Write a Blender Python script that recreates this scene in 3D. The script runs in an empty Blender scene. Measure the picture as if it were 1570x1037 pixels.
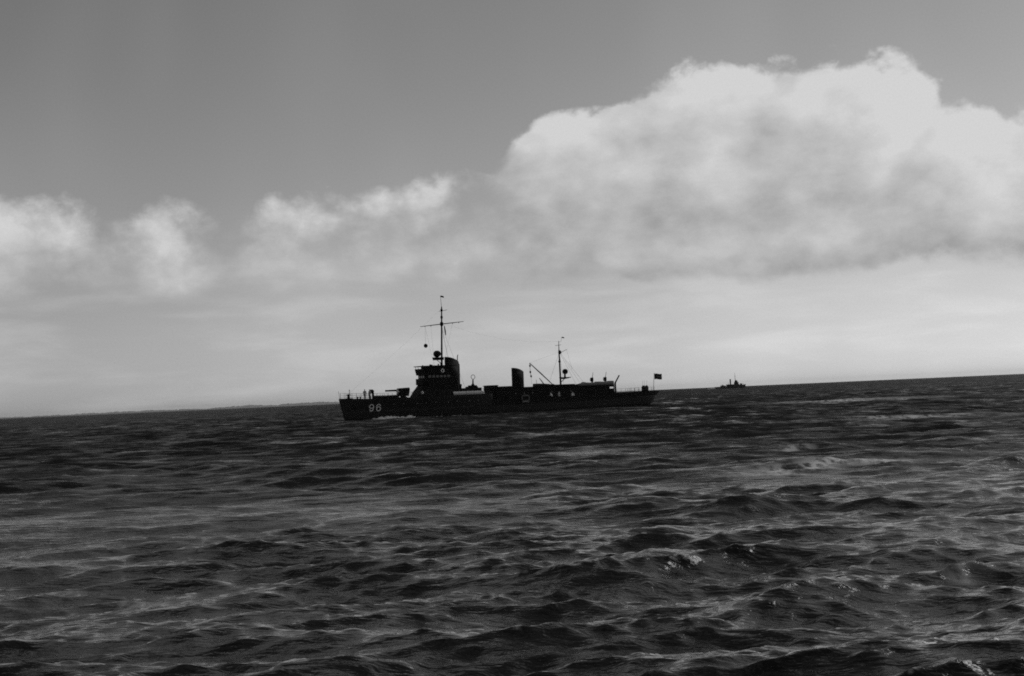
import bpy, bmesh, math, random
import numpy as np
from mathutils import Vector, Matrix
random.seed(7); np.random.seed(7)
R = math.radians
scene = bpy.context.scene
COL = scene.collection

# ------------------------------------------------------------------ camera
CAM_H = 3.05
PITCH, ROLL = R(2.336), R(2.516)
fw = Vector((0, math.cos(PITCH), math.sin(PITCH)))
up0 = Vector((0, -math.sin(PITCH), math.cos(PITCH)))
rt0 = Vector((1, 0, 0))
ci = rt0 * math.cos(ROLL) - up0 * math.sin(ROLL)
cj = rt0 * math.sin(ROLL) + up0 * math.cos(ROLL)
cam_d = bpy.data.cameras.new('camera')
cam_d.sensor_width = 36; cam_d.lens = 50.0
cam_d.clip_start = 0.1; cam_d.clip_end = 90000
cam = bpy.data.objects.new('camera', cam_d); COL.objects.link(cam)
cam.matrix_world = Matrix(((ci.x, cj.x, -fw.x, 0), (ci.y, cj.y, -fw.y, 0), (ci.z, cj.z, -fw.z, CAM_H), (0, 0, 0, 1)))
scene.camera = cam

# ------------------------------------------------------------------ render look
scene.render.engine = 'CYCLES'
vs = scene.view_settings
scene.display_settings.display_device = 'sRGB'
vs.view_transform = 'Standard'; vs.look = 'None'; vs.exposure = 0.0; vs.gamma = 1.0
cy = scene.cycles
cy.use_denoising = False
cy.pixel_filter_type = 'BLACKMAN_HARRIS'; cy.filter_width = 1.8      # soft old lens
cy.max_bounces = 4; cy.diffuse_bounces = 2; cy.glossy_bounces = 2; cy.volume_bounces = 0
cy.caustics_reflective = False; cy.caustics_refractive = False
cy.sample_clamp_indirect = 3.0

# ------------------------------------------------------------------ sun (behind the ship, high on the right)
SUN_AZ, SUN_EL = R(58), R(31)
sd = Vector((math.sin(SUN_AZ) * math.cos(SUN_EL), math.cos(SUN_AZ) * math.cos(SUN_EL), math.sin(SUN_EL)))
sl = bpy.data.lights.new('sun', 'SUN'); sl.energy = 1.0; sl.angle = R(30); sl.color = (1, 1, 1)
so = bpy.data.objects.new('sun', sl); COL.objects.link(so)
so.rotation_euler = sd.to_track_quat('Z', 'Y').to_euler()

# ------------------------------------------------------------------ node helpers
class NT:
    def __init__(s, tree): s.t = tree; s.n = tree.nodes; s.l = tree.links
    def new(s, kind, **kw):
        n = s.n.new(kind)
        for k, v in kw.items(): setattr(n, k, v)
        return n
    def put(s, sock, v):
        if v is None: return
        if hasattr(v, 'is_output') or isinstance(v, bpy.types.NodeSocket): s.l.new(v, sock)
        else: sock.default_value = v
    def m(s, op, a, b=None, c=None, clamp=False):
        n = s.new('ShaderNodeMath', operation=op); n.use_clamp = clamp
        s.put(n.inputs[0], a); s.put(n.inputs[1], b); s.put(n.inputs[2], c)
        return n.outputs[0]
    def noise(s, vec, scale, detail=4, rough=0.55, dist=0.0, dims='3D'):
        n = s.new('ShaderNodeTexNoise'); n.noise_dimensions = dims
        s.put(n.inputs['Vector'], vec)
        n.inputs['Scale'].default_value = scale; n.inputs['Detail'].default_value = detail
        n.inputs['Roughness'].default_value = rough; n.inputs['Distortion'].default_value = dist
        return n.outputs[0]
    def xyz(s, x, y, z):
        n = s.new('ShaderNodeCombineXYZ'); s.put(n.inputs[0], x); s.put(n.inputs[1], y); s.put(n.inputs[2], z); return n.outputs[0]
    def smooth(s, v, a, b, lo=0.0, hi=1.0):
        n = s.new('ShaderNodeMapRange'); n.interpolation_type = 'SMOOTHSTEP'
        s.put(n.inputs[0], v); n.inputs[1].default_value = a; n.inputs[2].default_value = b
        n.inputs[3].default_value = lo; n.inputs[4].default_value = hi
        return n.outputs[0]
    def lin(s, v, a, b, lo=0.0, hi=1.0):
        n = s.new('ShaderNodeMapRange'); n.clamp = True
        s.put(n.inputs[0], v); n.inputs[1].default_value = a; n.inputs[2].default_value = b
        n.inputs[3].default_value = lo; n.inputs[4].default_value = hi
        return n.outputs[0]
    def mix(s, f, a, b):
        n = s.new('ShaderNodeMix', data_type='FLOAT'); s.put(n.inputs[0], f); s.put(n.inputs[2], a); s.put(n.inputs[3], b)
        return n.outputs[0]

# ------------------------------------------------------------------ world: clear sky seen through black-and-white film, with clouds
SKY_K = 0.08; CLOUD_SEED = 40.0; CLOUD_DARK, CLOUD_LIT = .24, .68
world = bpy.data.worlds.new('World'); scene.world = world; world.use_nodes = True
wt = world.node_tree; wt.nodes.clear(); W = NT(wt)
# cloud field as a node group of (azimuth, elevation) in degrees; the bank of clouds repeats round the horizon
BLOBS = [  # azimuth, elevation, half width, half height, weight
    (4.4, 8.2, 4.6, 3.3, 1.0), (8.8, 8.9, 4.8, 3.8, 1.1), (13.4, 8.9, 4.4, 3.9, 1.1), (18.2, 7.3, 4.0, 3.3, 1.1),
    (23.0, 5.8, 4.2, 2.6, 1.0), (10.5, 6.0, 11.0, 1.9, 1.0), (4.5, 6.0, 6.5, 1.5, .85), (1.6, 8.9, 2.2, 2.0, .7),
    (-19.2, 6.3, 4.2, 2.2, .60), (-14.0, 6.2, 3.4, 1.8, .42), (-8.6, 6.3, 2.8, 1.9, .46), (-4.2, 6.8, 3.4, 2.1, .46),
    (0.4, 6.7, 3.0, 1.9, .42), (-3.0, 5.5, 7.0, 1.6, .46), (-12.0, 5.6, 9.0, 1.5, .46), (-7.0, 4.6, 3.0, .8, .3), (-25, 7.0, 4.0, 2.3, .7)]
def cloud_group(full):
    g = bpy.data.node_groups.new('cloud_field', 'ShaderNodeTree')
    g.interface.new_socket('az', in_out='INPUT', socket_type='NodeSocketFloat')
    g.interface.new_socket('el', in_out='INPUT', socket_type='NodeSocketFloat')
    g.interface.new_socket('f', in_out='OUTPUT', socket_type='NodeSocketFloat')
    g.interface.new_socket('coarse', in_out='OUTPUT', socket_type='NodeSocketFloat')
    N = NT(g); gi = N.new('NodeGroupInput'); go = N.new('NodeGroupOutput')
    az0, el0 = gi.outputs[0], gi.outputs[1]
    v = N.xyz(az0, N.m('MULTIPLY', el0, 1.25), CLOUD_SEED)
    wn = N.new('ShaderNodeTexNoise'); N.put(wn.inputs['Vector'], v); wn.inputs['Scale'].default_value = .24; wn.inputs['Detail'].default_value = 3
    ws = N.new('ShaderNodeSeparateColor'); N.l.new(wn.outputs[1], ws.inputs[0])
    az = N.m('ADD', az0, N.m('MULTIPLY', N.m('SUBTRACT', ws.outputs[0], .5), 4.2))
    el = N.m('ADD', el0, N.m('MULTIPLY', N.m('SUBTRACT', ws.outputs[1], .5), 1.9))
    azw = N.m('WRAP', az, 30.0, -30.0)
    acc = None
    for a, e, w, h, wt_ in BLOBS:
        dx = N.m('MULTIPLY', N.m('SUBTRACT', azw, a), 1 / w)
        dy = N.m('MULTIPLY', N.m('SUBTRACT', el, e), 1 / h)
        q = N.m('MULTIPLY_ADD', dx, dx, N.m('MULTIPLY', dy, dy))
        b = N.m('MULTIPLY_ADD', q, -wt_, wt_)
        acc = b if acc is None else N.m('SMOOTH_MAX', acc, b, 0.3)
    acc = N.m('MAXIMUM', acc, -0.9)
    # scattered clouds higher up and all around
    hi = N.m('MULTIPLY', N.m('SUBTRACT', N.noise(N.xyz(N.m('MULTIPLY', az0, .6), N.m('MULTIPLY', el0, .9), 9.0), 0.07, 3, .55), .56), 4.0)
    hi = N.m('SUBTRACT', hi, N.smooth(el0, 26, 16, 0, 2.5))
    acc = N.m('MAXIMUM', acc, hi)
    n1 = N.m('SUBTRACT', N.noise(v, 0.42, 6 if full else 2, .52, .25), .5)
    co = N.m('MULTIPLY_ADD', n1, .62, acc)
    wv = N.new('ShaderNodeVectorMath', operation='MULTIPLY_ADD'); N.l.new(wn.outputs[1], wv.inputs[0]); wv.inputs[1].default_value = (3, 3, 0); N.l.new(v, wv.inputs[2])
    def billow(scale):
        q = N.new('ShaderNodeTexVoronoi'); q.feature = 'SMOOTH_F1'; q.voronoi_dimensions = '2D'
        N.l.new(wv.outputs[0], q.inputs['Vector']); q.inputs['Scale'].default_value = scale; q.inputs['Smoothness'].default_value = .35
        return N.m('SUBTRACT', .45, q.outputs['Distance'])
    co = N.m('MULTIPLY_ADD', billow(.42), .46, co)
    f = co
    if full:
        n2 = N.m('SUBTRACT', N.noise(v, 2.1, 4, .58, .2), .5)
        f = N.m('MULTIPLY_ADD', n2, .42, N.m('MULTIPLY_ADD', billow(1.05), .16, co))
    N.l.new(f, go.inputs[0]); N.l.new(co, go.inputs[1])
    return g
FG, CG = cloud_group(True), cloud_group(False)
def field(g, az, el):
    n = W.new('ShaderNodeGroup'); n.node_tree = g; W.put(n.inputs[0], az); W.put(n.inputs[1], el); return n.outputs
tc = W.new('ShaderNodeTexCoord'); sep = W.new('ShaderNodeSeparateXYZ'); W.l.new(tc.outputs['Generated'], sep.inputs[0])
az = W.m('MULTIPLY', W.m('ARCTAN2', sep.outputs[0], sep.outputs[1]), 180 / math.pi)
el = W.m('MULTIPLY', W.m('ARCSINE', sep.outputs[2]), 180 / math.pi)
elp = W.m('MAXIMUM', el, 0.0)
sky = W.new('ShaderNodeTexSky'); sky.sky_type = 'NISHITA'; sky.sun_disc = False
sky.sun_elevation = SUN_EL; sky.sun_rotation = SUN_AZ; sky.air_density = 1.0; sky.dust_density = .5; sky.altitude = 0
ssep = W.new('ShaderNodeSeparateColor'); W.l.new(sky.outputs[0], ssep.inputs[0])
clear = W.m('ADD', W.m('MULTIPLY', ssep.outputs[0], .85), W.m('MULTIPLY', ssep.outputs[1], .15))   # red-sensitive film
clear = W.m('MULTIPLY', clear, W.m('MULTIPLY', W.smooth(elp, 11.0, 0.0, 1.0, .84), SKY_K))   # low sky toned down towards the horizon
F0 = field(FG, az, elp); f0 = F0[0]
f1 = field(CG, W.m('ADD', az, 1.8), W.m('ADD', elp, 1.5))[1]
low = W.m('MULTIPLY', W.smooth(elp, 10.5, 5.0), W.smooth(W.m('WRAP', az, 30.0, -30.0), 6.0, -2.0, .45, 1.0))
alpha = W.m('DIVIDE', W.m('ADD', f0, .06), W.m('MULTIPLY_ADD', low, .65, .32), clamp=True)
alpha = W.m('MULTIPLY', W.smooth(alpha, 0, 1), W.smooth(elp, 3.5, 4.9))
fine = W.noise(W.xyz(az, W.m('MULTIPLY', elp, 1.6), 4.0), .8, 6, .58)
lit = W.m('MULTIPLY_ADD', W.m('SUBTRACT', F0[1], f1), .55, .56)
lit = W.m('MULTIPLY_ADD', W.m('SUBTRACT', fine, .5), .60, lit, clamp=True)
ccol = W.mix(lit, CLOUD_DARK, CLOUD_LIT)
# thin stratus veil above the horizon, faint high veil above
veil_n = W.noise(W.xyz(W.m('MULTIPLY', az, .34), W.m('MULTIPLY', elp, 1.7), 20.0), 0.5, 5, .55, .3)
veil = W.m('MULTIPLY', W.smooth(veil_n, .40, .75), W.smooth(elp, 8.5, 3.5))
cir = W.smooth(W.noise(W.xyz(az, W.m('MULTIPLY', elp, .5), 33.0), .07, 3, .5), .4, .7)
base = W.m('MULTIPLY_ADD', veil, .08, clear)
base = W.m('MULTIPLY_ADD', cir, .05, base)
skyv = W.mix(W.m('MULTIPLY', alpha, .9), base, ccol)
gr = W.m('MULTIPLY_ADD', W.m('SUBTRACT', W.noise(W.xyz(az, elp, 2.0), 13.0, 2, .7), .5), .14, 1.0)
skyv = W.m('MULTIPLY', skyv, gr)
bg = W.new('ShaderNodeBackground'); bg.inputs[1].default_value = 1.0
W.l.new(skyv, bg.inputs[0])
wo = W.new('ShaderNodeOutputWorld'); W.l.new(bg.outputs[0], wo.inputs[0])
world.cycles.sampling_method = 'MANUAL'; world.cycles.sample_map_resolution = 512

# ------------------------------------------------------------------ materials (all neutral: a black-and-white photograph)
def paint(name, v, rough=.55, wear=.25, scale=1.2, spec=.35):
    m = bpy.data.materials.new(name); m.use_nodes = True
    N = NT(m.node_tree); b = m.node_tree.nodes['Principled BSDF']
    co = N.new('ShaderNodeTexCoord').outputs['Object']
    n1 = N.noise(co, scale, 6, .6); n2 = N.noise(co, scale * 7, 4, .6)
    k = N.m('ADD', 1.0, N.m('ADD', N.m('MULTIPLY', N.m('SUBTRACT', n1, .5), wear * 2), N.m('MULTIPLY', N.m('SUBTRACT', n2, .5), wear)))
    val = N.m('MULTIPLY', k, v)
    N.l.new(val, b.inputs['Base Color'])
    b.inputs['Roughness'].default_value = rough
    b.inputs['Specular IOR Level'].default_value = spec
    return m
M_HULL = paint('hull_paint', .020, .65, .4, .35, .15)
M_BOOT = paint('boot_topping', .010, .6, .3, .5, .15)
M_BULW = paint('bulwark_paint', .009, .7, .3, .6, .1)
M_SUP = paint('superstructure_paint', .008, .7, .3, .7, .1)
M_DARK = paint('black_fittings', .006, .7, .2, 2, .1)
M_DECK = paint('deck_planking', .05, .8, .3, 1.5, .2)
M_WHITE = paint('white_paint', .78, .6, .08, 2)
M_CANVAS = paint('pale_canvas', .52, .9, .22, 2.5, .1)
M_GREYCV = paint('grey_canvas', .17, .9, .3, 1.8, .1)
M_WIRE = paint('rigging_wire', .03, .6, .1, 3)
M_GLASS = paint('window_glass', .03, .08, .1, 1, .6)
M_FLAG = paint('dark_bunting', .025, .9, .2, 3, .05)
M_FLAG2 = paint('pale_bunting', .12, .9, .2, 3, .05)
M_SKIN = paint('skin', .38, .6, .1, 6)
M_JACK = paint('white_duck_jacket', .75, .9, .1, 4, .1)
M_GREYJ = paint('grey_work_jacket', .30, .9, .15, 4, .1)
M_TROU = paint('dark_trousers', .02, .9, .1, 4, .1)
M_HAIR = paint('dark_hair', .02, .7, .1, 6)
M_FOAM = paint('sea_foam', .72, .9, .15, 3, .1)
M_LAND = paint('coast_land', .24, .95, .5, .004, .05)
M_RAFT = paint('raft_canvas', .10, .9, .3, 4, .1)

# ------------------------------------------------------------------ mesh helpers
def link(name, bm, mats, parent=None, smooth=False):
    me = bpy.data.meshes.new(name)
    bmesh.ops.recalc_face_normals(bm, faces=bm.faces)
    bm.to_mesh(me); bm.free()
    for m in (mats if isinstance(mats, (list, tuple)) else [mats]): me.materials.append(m)
    if smooth:
        for p in me.polygons: p.use_smooth = True
    o = bpy.data.objects.new(name, me); COL.objects.link(o)
    if parent: o.parent = parent
    return o
def share(src, parent, loc=(0, 0, 0), rot=(0, 0, 0), scale=(1, 1, 1)):
    o = src.copy(); COL.objects.link(o); o.parent = parent; o.location = loc; o.rotation_euler = rot; o.scale = scale
    return o
def tag(o, label=None, cat=None, group=None, kind=None):
    if label: o['label'] = label
    if cat: o['category'] = cat
    if group: o['group'] = group
    if kind: o['kind'] = kind
    return o
def empty(name, loc=(0, 0, 0), rz=0):
    o = bpy.data.objects.new(name, None); COL.objects.link(o); o.location = loc; o.rotation_euler = (0, 0, rz); o.empty_display_size = .3
    return o
def NB(): return bmesh.new()
def box(bm, x0, x1, y0, y1, z0, z1, mi=0, bev=0.0):
    vs_ = [bm.verts.new(p) for p in ((x0, y0, z0), (x1, y0, z0), (x1, y1, z0), (x0, y1, z0), (x0, y0, z1), (x1, y0, z1), (x1, y1, z1), (x0, y1, z1))]
    fs = []
    for idx in ((0, 3, 2, 1), (4, 5, 6, 7), (0, 1, 5, 4), (1, 2, 6, 5), (2, 3, 7, 6), (3, 0, 4, 7)):
        f = bm.faces.new([vs_[i] for i in idx]); f.material_index = mi; fs.append(f)
    if bev > 0:
        es = list({e for f in fs for e in f.edges})
        bmesh.ops.bevel(bm, geom=es, offset=bev, segments=2, affect='EDGES', profile=.6)
    return bm
def tube(bm, pts, rad, seg=8, mi=0, cap=True):
    pts = [Vector(p) for p in pts]
    if not isinstance(rad, (list, tuple)): rad = [rad] * len(pts)
    rings = []
    for i, p in enumerate(pts):
        d = (pts[min(i + 1, len(pts) - 1)] - pts[max(i - 1, 0)]).normalized()
        a = d.orthogonal().normalized() if abs(d.z) > .95 else d.cross(Vector((0, 0, 1))).normalized()
        if abs(d.z) > .95: a = Vector((1, 0, 0)) - d * d.x; a.normalize()
        b = d.cross(a)
        rings.append([bm.verts.new(p + (a * math.cos(t) + b * math.sin(t)) * rad[i]) for t in [2 * math.pi * k / seg for k in range(seg)]])
    for r0, r1 in zip(rings, rings[1:]):
        for k in range(seg):
            f = bm.faces.new((r0[k], r0[(k + 1) % seg], r1[(k + 1) % seg], r1[k])); f.material_index = mi
    if cap:
        bm.faces.new(rings[0][::-1]).material_index = mi; bm.faces.new(rings[-1]).material_index = mi
    return bm
def lathe(bm, prof, c=(0, 0, 0), seg=16, axis='z', mi=0):
    c = Vector(c); rings = []
    for r, h in prof:
        ring = []
        for k in range(seg):
            t = 2 * math.pi * k / seg
            q = (r * math.cos(t), r * math.sin(t), h)
            if axis == 'x': q = (h, r * math.cos(t), r * math.sin(t))
            elif axis == 'y': q = (r * math.cos(t), h, r * math.sin(t))
            ring.append(bm.verts.new(c + Vector(q)))
        rings.append(ring)
    for a, b in zip(rings, rings[1:]):
        for k in range(seg):
            bm.faces.new((a[k], a[(k + 1) % seg], b[(k + 1) % seg], b[k])).material_index = mi
    bm.faces.new(rings[0][::-1]).material_index = mi; bm.faces.new(rings[-1]).material_index = mi
    return bm
def prism(bm, poly, z0, z1, top=None, mi=0):
    """vertical prism over a plan polygon (x, y); top may be another polygon of equal length; z0/z1 numbers or lists"""
    top = top or poly
    n = len(poly)
    za = z0 if isinstance(z0, (list, tuple)) else [z0] * n
    zb = z1 if isinstance(z1, (list, tuple)) else [z1] * n
    a = [bm.verts.new((p[0], p[1], za[i])) for i, p in enumerate(poly)]
    b = [bm.verts.new((p[0], p[1], zb[i])) for i, p in enumerate(top)]
    for i in range(n):
        bm.faces.new((a[i], a[(i + 1) % n], b[(i + 1) % n], b[i])).material_index = mi
    bm.faces.new(a[::-1]).material_index = mi; bm.faces.new(b).material_index = mi
    return bm
def side_extrude(bm, poly, y0, y1, mi=0):
    """profile polygon in (x, z) extruded across the ship"""
    a = [bm.verts.new((p[0], y0, p[1])) for p in poly]; b = [bm.verts.new((p[0], y1, p[1])) for p in poly]
    n = len(poly)
    for i in range(n): bm.faces.new((a[i], a[(i + 1) % n], b[(i + 1) % n], b[i])).material_index = mi
    bm.faces.new(a[::-1]).material_index = mi; bm.faces.new(b).material_index = mi
    return bm
def ball(bm, c, r, seg=16, mi=0, sz=1.0):
    prof = [(max(r * math.sin(math.pi * i / 10), .002), -r * sz * math.cos(math.pi * i / 10)) for i in range(11)]
    return lathe(bm, prof, c, seg, mi=mi)
def ringtube(bm, c, rad, r, axis='y', seg=20, sub=8, mi=0):
    pts = []
    c = Vector(c); rings = []
    for i in range(seg):
        t = 2 * math.pi * i / seg
        u = Vector((math.cos(t), 0, math.sin(t))) if axis == 'y' else Vector((0, math.cos(t), math.sin(t)))
        n = Vector((0, 1, 0)) if axis == 'y' else Vector((1, 0, 0))
        rings.append([bm.verts.new(c + u * (rad + r * math.cos(s)) + n * (r * math.sin(s))) for s in [2 * math.pi * k / sub for k in range(sub)]])
    for i in range(seg):
        a, b = rings[i], rings[(i + 1) % seg]
        for k in range(sub): bm.faces.new((a[k], a[(k + 1) % sub], b[(k + 1) % sub], b[k])).material_index = mi
    return bm

# ------------------------------------------------------------------ sea
def sstep(a, b, x):
    t = np.clip((x - a) / (b - a), 0, 1); return t * t * (3 - 2 * t)
def build_sea():
    fine = np.radians(np.linspace(-26, 26, 790))
    rest = np.radians(np.linspace(26, 334, 104)[1:-1])
    ang = np.concatenate([fine, rest]).astype(np.float64)
    rows = [1.0]
    while rows[-1] < 26500:
        r = rows[-1]
        rows.append(r + (.5 if r < 9 else .0047 * r if r < 500 else .02 * r if r < 4000 else .06 * r))
    rr = np.array(rows)
    nr, na = len(rr), len(ang)
    X = (rr[:, None] * np.sin(ang)[None, :]).ravel().astype(np.float32)
    Y = (rr[:, None] * np.cos(ang)[None, :]).ravel().astype(np.float32)
    dr = np.gradient(rr)
    sp = np.maximum(dr[:, None], rr[:, None] * np.gradient(ang)[None, :].clip(0, .01)).ravel().astype(np.float32)
    Z = np.zeros_like(X); DX = np.zeros_like(X); DY = np.zeros_like(X); J = np.zeros_like(X)
    rng = np.random.RandomState(11)
    NC = 120
    env = np.zeros_like(X)                                      # gusts: short waves grow and fade in patches
    for q in range(7):
        aa = rng.uniform(0, 6.28); kk = 2 * np.pi / rng.uniform(9, 45)
        env += np.cos(kk * (math.cos(aa) * X + .6 * math.sin(aa) * Y) + rng.uniform(0, 6.28))
    env = np.clip(1 + .20 * env, .45, 1.35).astype(np.float32)
    lam = np.exp(np.linspace(math.log(26.), math.log(.30), NC)); lam *= np.exp(rng.uniform(-.02, .02, NC))
    k = 2 * np.pi / lam; kp = 2 * np.pi / 7.5
    dk = np.abs(np.gradient(k))
    S = k ** -2.62 * np.exp(-.9 * (kp / k) ** 1.6)
    amp = np.sqrt(2 * S * dk); amp *= (HS / 4) / math.sqrt((amp ** 2 / 2).sum())
    d0 = R(-96 + 14)                      # travel direction: towards the camera, a little to the right
    for i in range(NC):
        th = d0 + rng.normal(0, .30 + .35 * i / NC)
        cx, sy = math.cos(th), math.sin(th); ph = rng.uniform(0, 6.283)
        wgt = sstep(1.6, 3.2, lam[i] / sp)
        idx = np.nonzero(wgt > 0)[0]
        if len(idx) == 0: continue
        a = (amp[i] * wgt[idx] * (env[idx] if lam[i] < 5 else 1.0)).astype(np.float32)
        p = (k[i] * (cx * X[idx] + sy * Y[idx]) + ph).astype(np.float32)
        s, c = np.sin(p), np.cos(p)
        Z[idx] += a * c; DX[idx] -= a * (1.0 * cx) * s; DY[idx] -= a * (1.0 * sy) * s
        J[idx] += a * k[i] * c
    # foam on breaking crests, and a few pale streaks
    cr = rng.uniform(size=J.shape)
    foam = sstep(.80, 1.1, J) * (.55 + .45 * cr)
    streak = np.zeros_like(J)                                   # pale diffuse lines laid on the water: x0, y0, x1, y1, half width, strength
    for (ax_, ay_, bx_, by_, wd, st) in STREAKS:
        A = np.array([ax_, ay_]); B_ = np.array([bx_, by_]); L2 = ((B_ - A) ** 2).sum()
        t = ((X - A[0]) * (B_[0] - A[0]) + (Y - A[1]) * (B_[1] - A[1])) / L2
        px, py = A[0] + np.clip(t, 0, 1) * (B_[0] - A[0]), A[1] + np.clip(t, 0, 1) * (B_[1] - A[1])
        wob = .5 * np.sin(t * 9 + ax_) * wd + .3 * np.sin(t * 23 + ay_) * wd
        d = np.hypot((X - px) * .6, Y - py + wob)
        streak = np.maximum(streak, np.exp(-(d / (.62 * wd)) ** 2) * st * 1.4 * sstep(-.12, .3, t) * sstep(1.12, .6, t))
    verts = np.stack([X + DX, Y + DY, Z], 1)
    verts = np.concatenate([verts, [[0, 0, 0]]]).astype(np.float32)
    i0 = np.arange(nr - 1)[:, None] * na; j = np.arange(na)[None, :]; j1 = (j + 1) % na
    quads = np.stack([i0 + j, i0 + j1, i0 + na + j1, i0 + na + j], -1).reshape(-1, 4)[:, ::-1]
    tris = np.stack([np.full(na, nr * na), (np.arange(na) + 1) % na, np.arange(na)], 1)
    me = bpy.data.meshes.new('sea')
    nq, nt = len(quads), len(tris)
    me.vertices.add(len(verts)); me.vertices.foreach_set('co', verts.ravel())
    me.loops.add(nq * 4 + nt * 3); me.loops.foreach_set('vertex_index', np.concatenate([quads.ravel(), tris.ravel()]).astype(np.int32))
    me.polygons.add(nq + nt)
    me.polygons.foreach_set('loop_start', np.concatenate([np.arange(nq) * 4, nq * 4 + np.arange(nt) * 3]).astype(np.int32))
    me.polygons.foreach_set('use_smooth', np.ones(nq + nt, dtype=bool))
    at = me.attributes.new('foam', 'FLOAT', 'POINT')
    at.data.foreach_set('value', np.concatenate([foam, [0]]).astype(np.float32))
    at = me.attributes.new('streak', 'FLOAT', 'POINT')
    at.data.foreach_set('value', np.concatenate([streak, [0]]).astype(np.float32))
    me.update(calc_edges=True)
    o = bpy.data.objects.new('sea', me); COL.objects.link(o)
    tag(o, 'dark choppy sea with short wind waves and thin pale streaks', kind='structure')
    return o
HS = .385
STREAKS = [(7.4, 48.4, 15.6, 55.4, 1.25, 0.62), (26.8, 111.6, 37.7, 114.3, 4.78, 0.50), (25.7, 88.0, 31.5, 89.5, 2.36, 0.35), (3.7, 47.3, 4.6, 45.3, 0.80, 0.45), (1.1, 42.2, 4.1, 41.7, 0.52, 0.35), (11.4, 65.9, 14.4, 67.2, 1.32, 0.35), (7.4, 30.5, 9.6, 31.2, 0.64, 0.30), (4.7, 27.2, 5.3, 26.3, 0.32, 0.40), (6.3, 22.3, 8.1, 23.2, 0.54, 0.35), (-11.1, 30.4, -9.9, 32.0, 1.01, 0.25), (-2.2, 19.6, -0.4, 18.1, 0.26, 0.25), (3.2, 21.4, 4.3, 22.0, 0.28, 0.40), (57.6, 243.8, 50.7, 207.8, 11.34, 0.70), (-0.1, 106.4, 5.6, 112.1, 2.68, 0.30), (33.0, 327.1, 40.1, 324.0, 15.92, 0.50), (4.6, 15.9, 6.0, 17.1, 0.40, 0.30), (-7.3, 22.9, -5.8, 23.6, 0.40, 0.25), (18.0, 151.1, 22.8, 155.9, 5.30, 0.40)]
FAR_SLOPE, FAR_BIAS, GUST = 1.4, .72, 1.6
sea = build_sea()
def sea_material():
    m = bpy.data.materials.new('sea_water'); m.use_nodes = True
    N = NT(m.node_tree); b = m.node_tree.nodes['Principled BSDF']
    out = m.node_tree.nodes['Material Output']
    co = N.new('ShaderNodeTexCoord').outputs['Object']
    sp_ = N.new('ShaderNodeSeparateXYZ'); N.l.new(co, sp_.inputs[0])
    v = N.xyz(N.m('MULTIPLY', sp_.outputs[0], .42), sp_.outputs[1], sp_.outputs[2])
    def ridged(n): return N.m('SUBTRACT', 1.0, N.m('ABSOLUTE', N.m('MULTIPLY_ADD', n, 2.0, -1.0)))
    h1 = ridged(N.noise(v, 1.3, 4, .6, .3))
    h2 = ridged(N.noise(v, 4.6, 4, .6, .3))
    h3 = N.noise(v, .16, 4, .6, .2)
    bsum = N.m('ADD', N.m('MULTIPLY', h1, .060), N.m('MULTIPLY_ADD', N.noise(v, 22.0, 3, .6), .004, N.m('MULTIPLY', h2, .019)))
    bp = N.new('ShaderNodeBump'); bp.inputs['Strength'].default_value = 1.0; bp.inputs['Distance'].default_value = 1.0
    N.l.new(bsum, bp.inputs['Height'])
    # far out, where the sheet no longer carries the short waves, their slopes go straight into the normal
    nn = N.new('ShaderNodeTexNoise'); N.put(nn.inputs['Vector'], v); nn.inputs['Scale'].default_value = .45; nn.inputs['Detail'].default_value = 6; nn.inputs['Roughness'].default_value = .7
    ns = N.new('ShaderNodeSeparateColor'); N.l.new(nn.outputs[1], ns.inputs[0])
    rad = N.new('ShaderNodeVectorMath', operation='LENGTH'); N.l.new(co, rad.inputs[0])
    far_w = N.smooth(N.m('LOGARITHM', rad.outputs['Value'], 10.0), 1.25, 2.2)
    # wave groups and gusts, seen end-on as long thin bands
    gn = N.noise(N.xyz(N.m('MULTIPLY', sp_.outputs[0], .16), N.m('MULTIPLY', sp_.outputs[1], .06), 7.0), 1.2, 6, .74, .3)
    gmid = N.smooth(N.m('LOGARITHM', rad.outputs['Value'], 10.0), 1.6, 2.15)
    gs = N.m('MULTIPLY', N.m('MULTIPLY', N.m('SUBTRACT', .41, gn), GUST), gmid)
    sx = N.m('MULTIPLY', N.m('MULTIPLY', N.m('SUBTRACT', ns.outputs[0], .5), FAR_SLOPE), far_w)
    sy = N.m('MULTIPLY', N.m('MULTIPLY', N.m('SUBTRACT', ns.outputs[1], FAR_BIAS), FAR_SLOPE), far_w)
    va = N.new('ShaderNodeVectorMath', operation='ADD'); N.l.new(bp.outputs[0], va.inputs[0]); N.l.new(N.xyz(sx, N.m('ADD', sy, gs), 0.0), va.inputs[1])
    vn = N.new('ShaderNodeVectorMath', operation='NORMALIZE'); N.l.new(va.outputs[0], vn.inputs[0])
    b.inputs['Base Color'].default_value = (.004, .004, .004, 1)
    b.inputs['IOR'].default_value = 1.333
    b.inputs['Roughness'].default_value = .05
    N.l.new(vn.outputs[0], b.inputs['Normal'])
    fo = N.new('ShaderNodeAttribute'); fo.attribute_name = 'foam'
    fn = N.noise(v, 6.0, 6, .75, .6)
    fm = N.m('MULTIPLY', fo.outputs['Fac'], N.smooth(fn, .44, .60))
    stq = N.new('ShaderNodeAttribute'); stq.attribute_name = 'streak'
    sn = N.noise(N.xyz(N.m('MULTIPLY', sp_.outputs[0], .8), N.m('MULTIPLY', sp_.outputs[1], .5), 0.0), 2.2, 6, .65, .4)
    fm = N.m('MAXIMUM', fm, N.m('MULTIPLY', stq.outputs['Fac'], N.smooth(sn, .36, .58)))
    df = N.new('ShaderNodeBsdfDiffuse'); df.inputs[0].default_value = (.8, .8, .8, 1)
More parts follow.
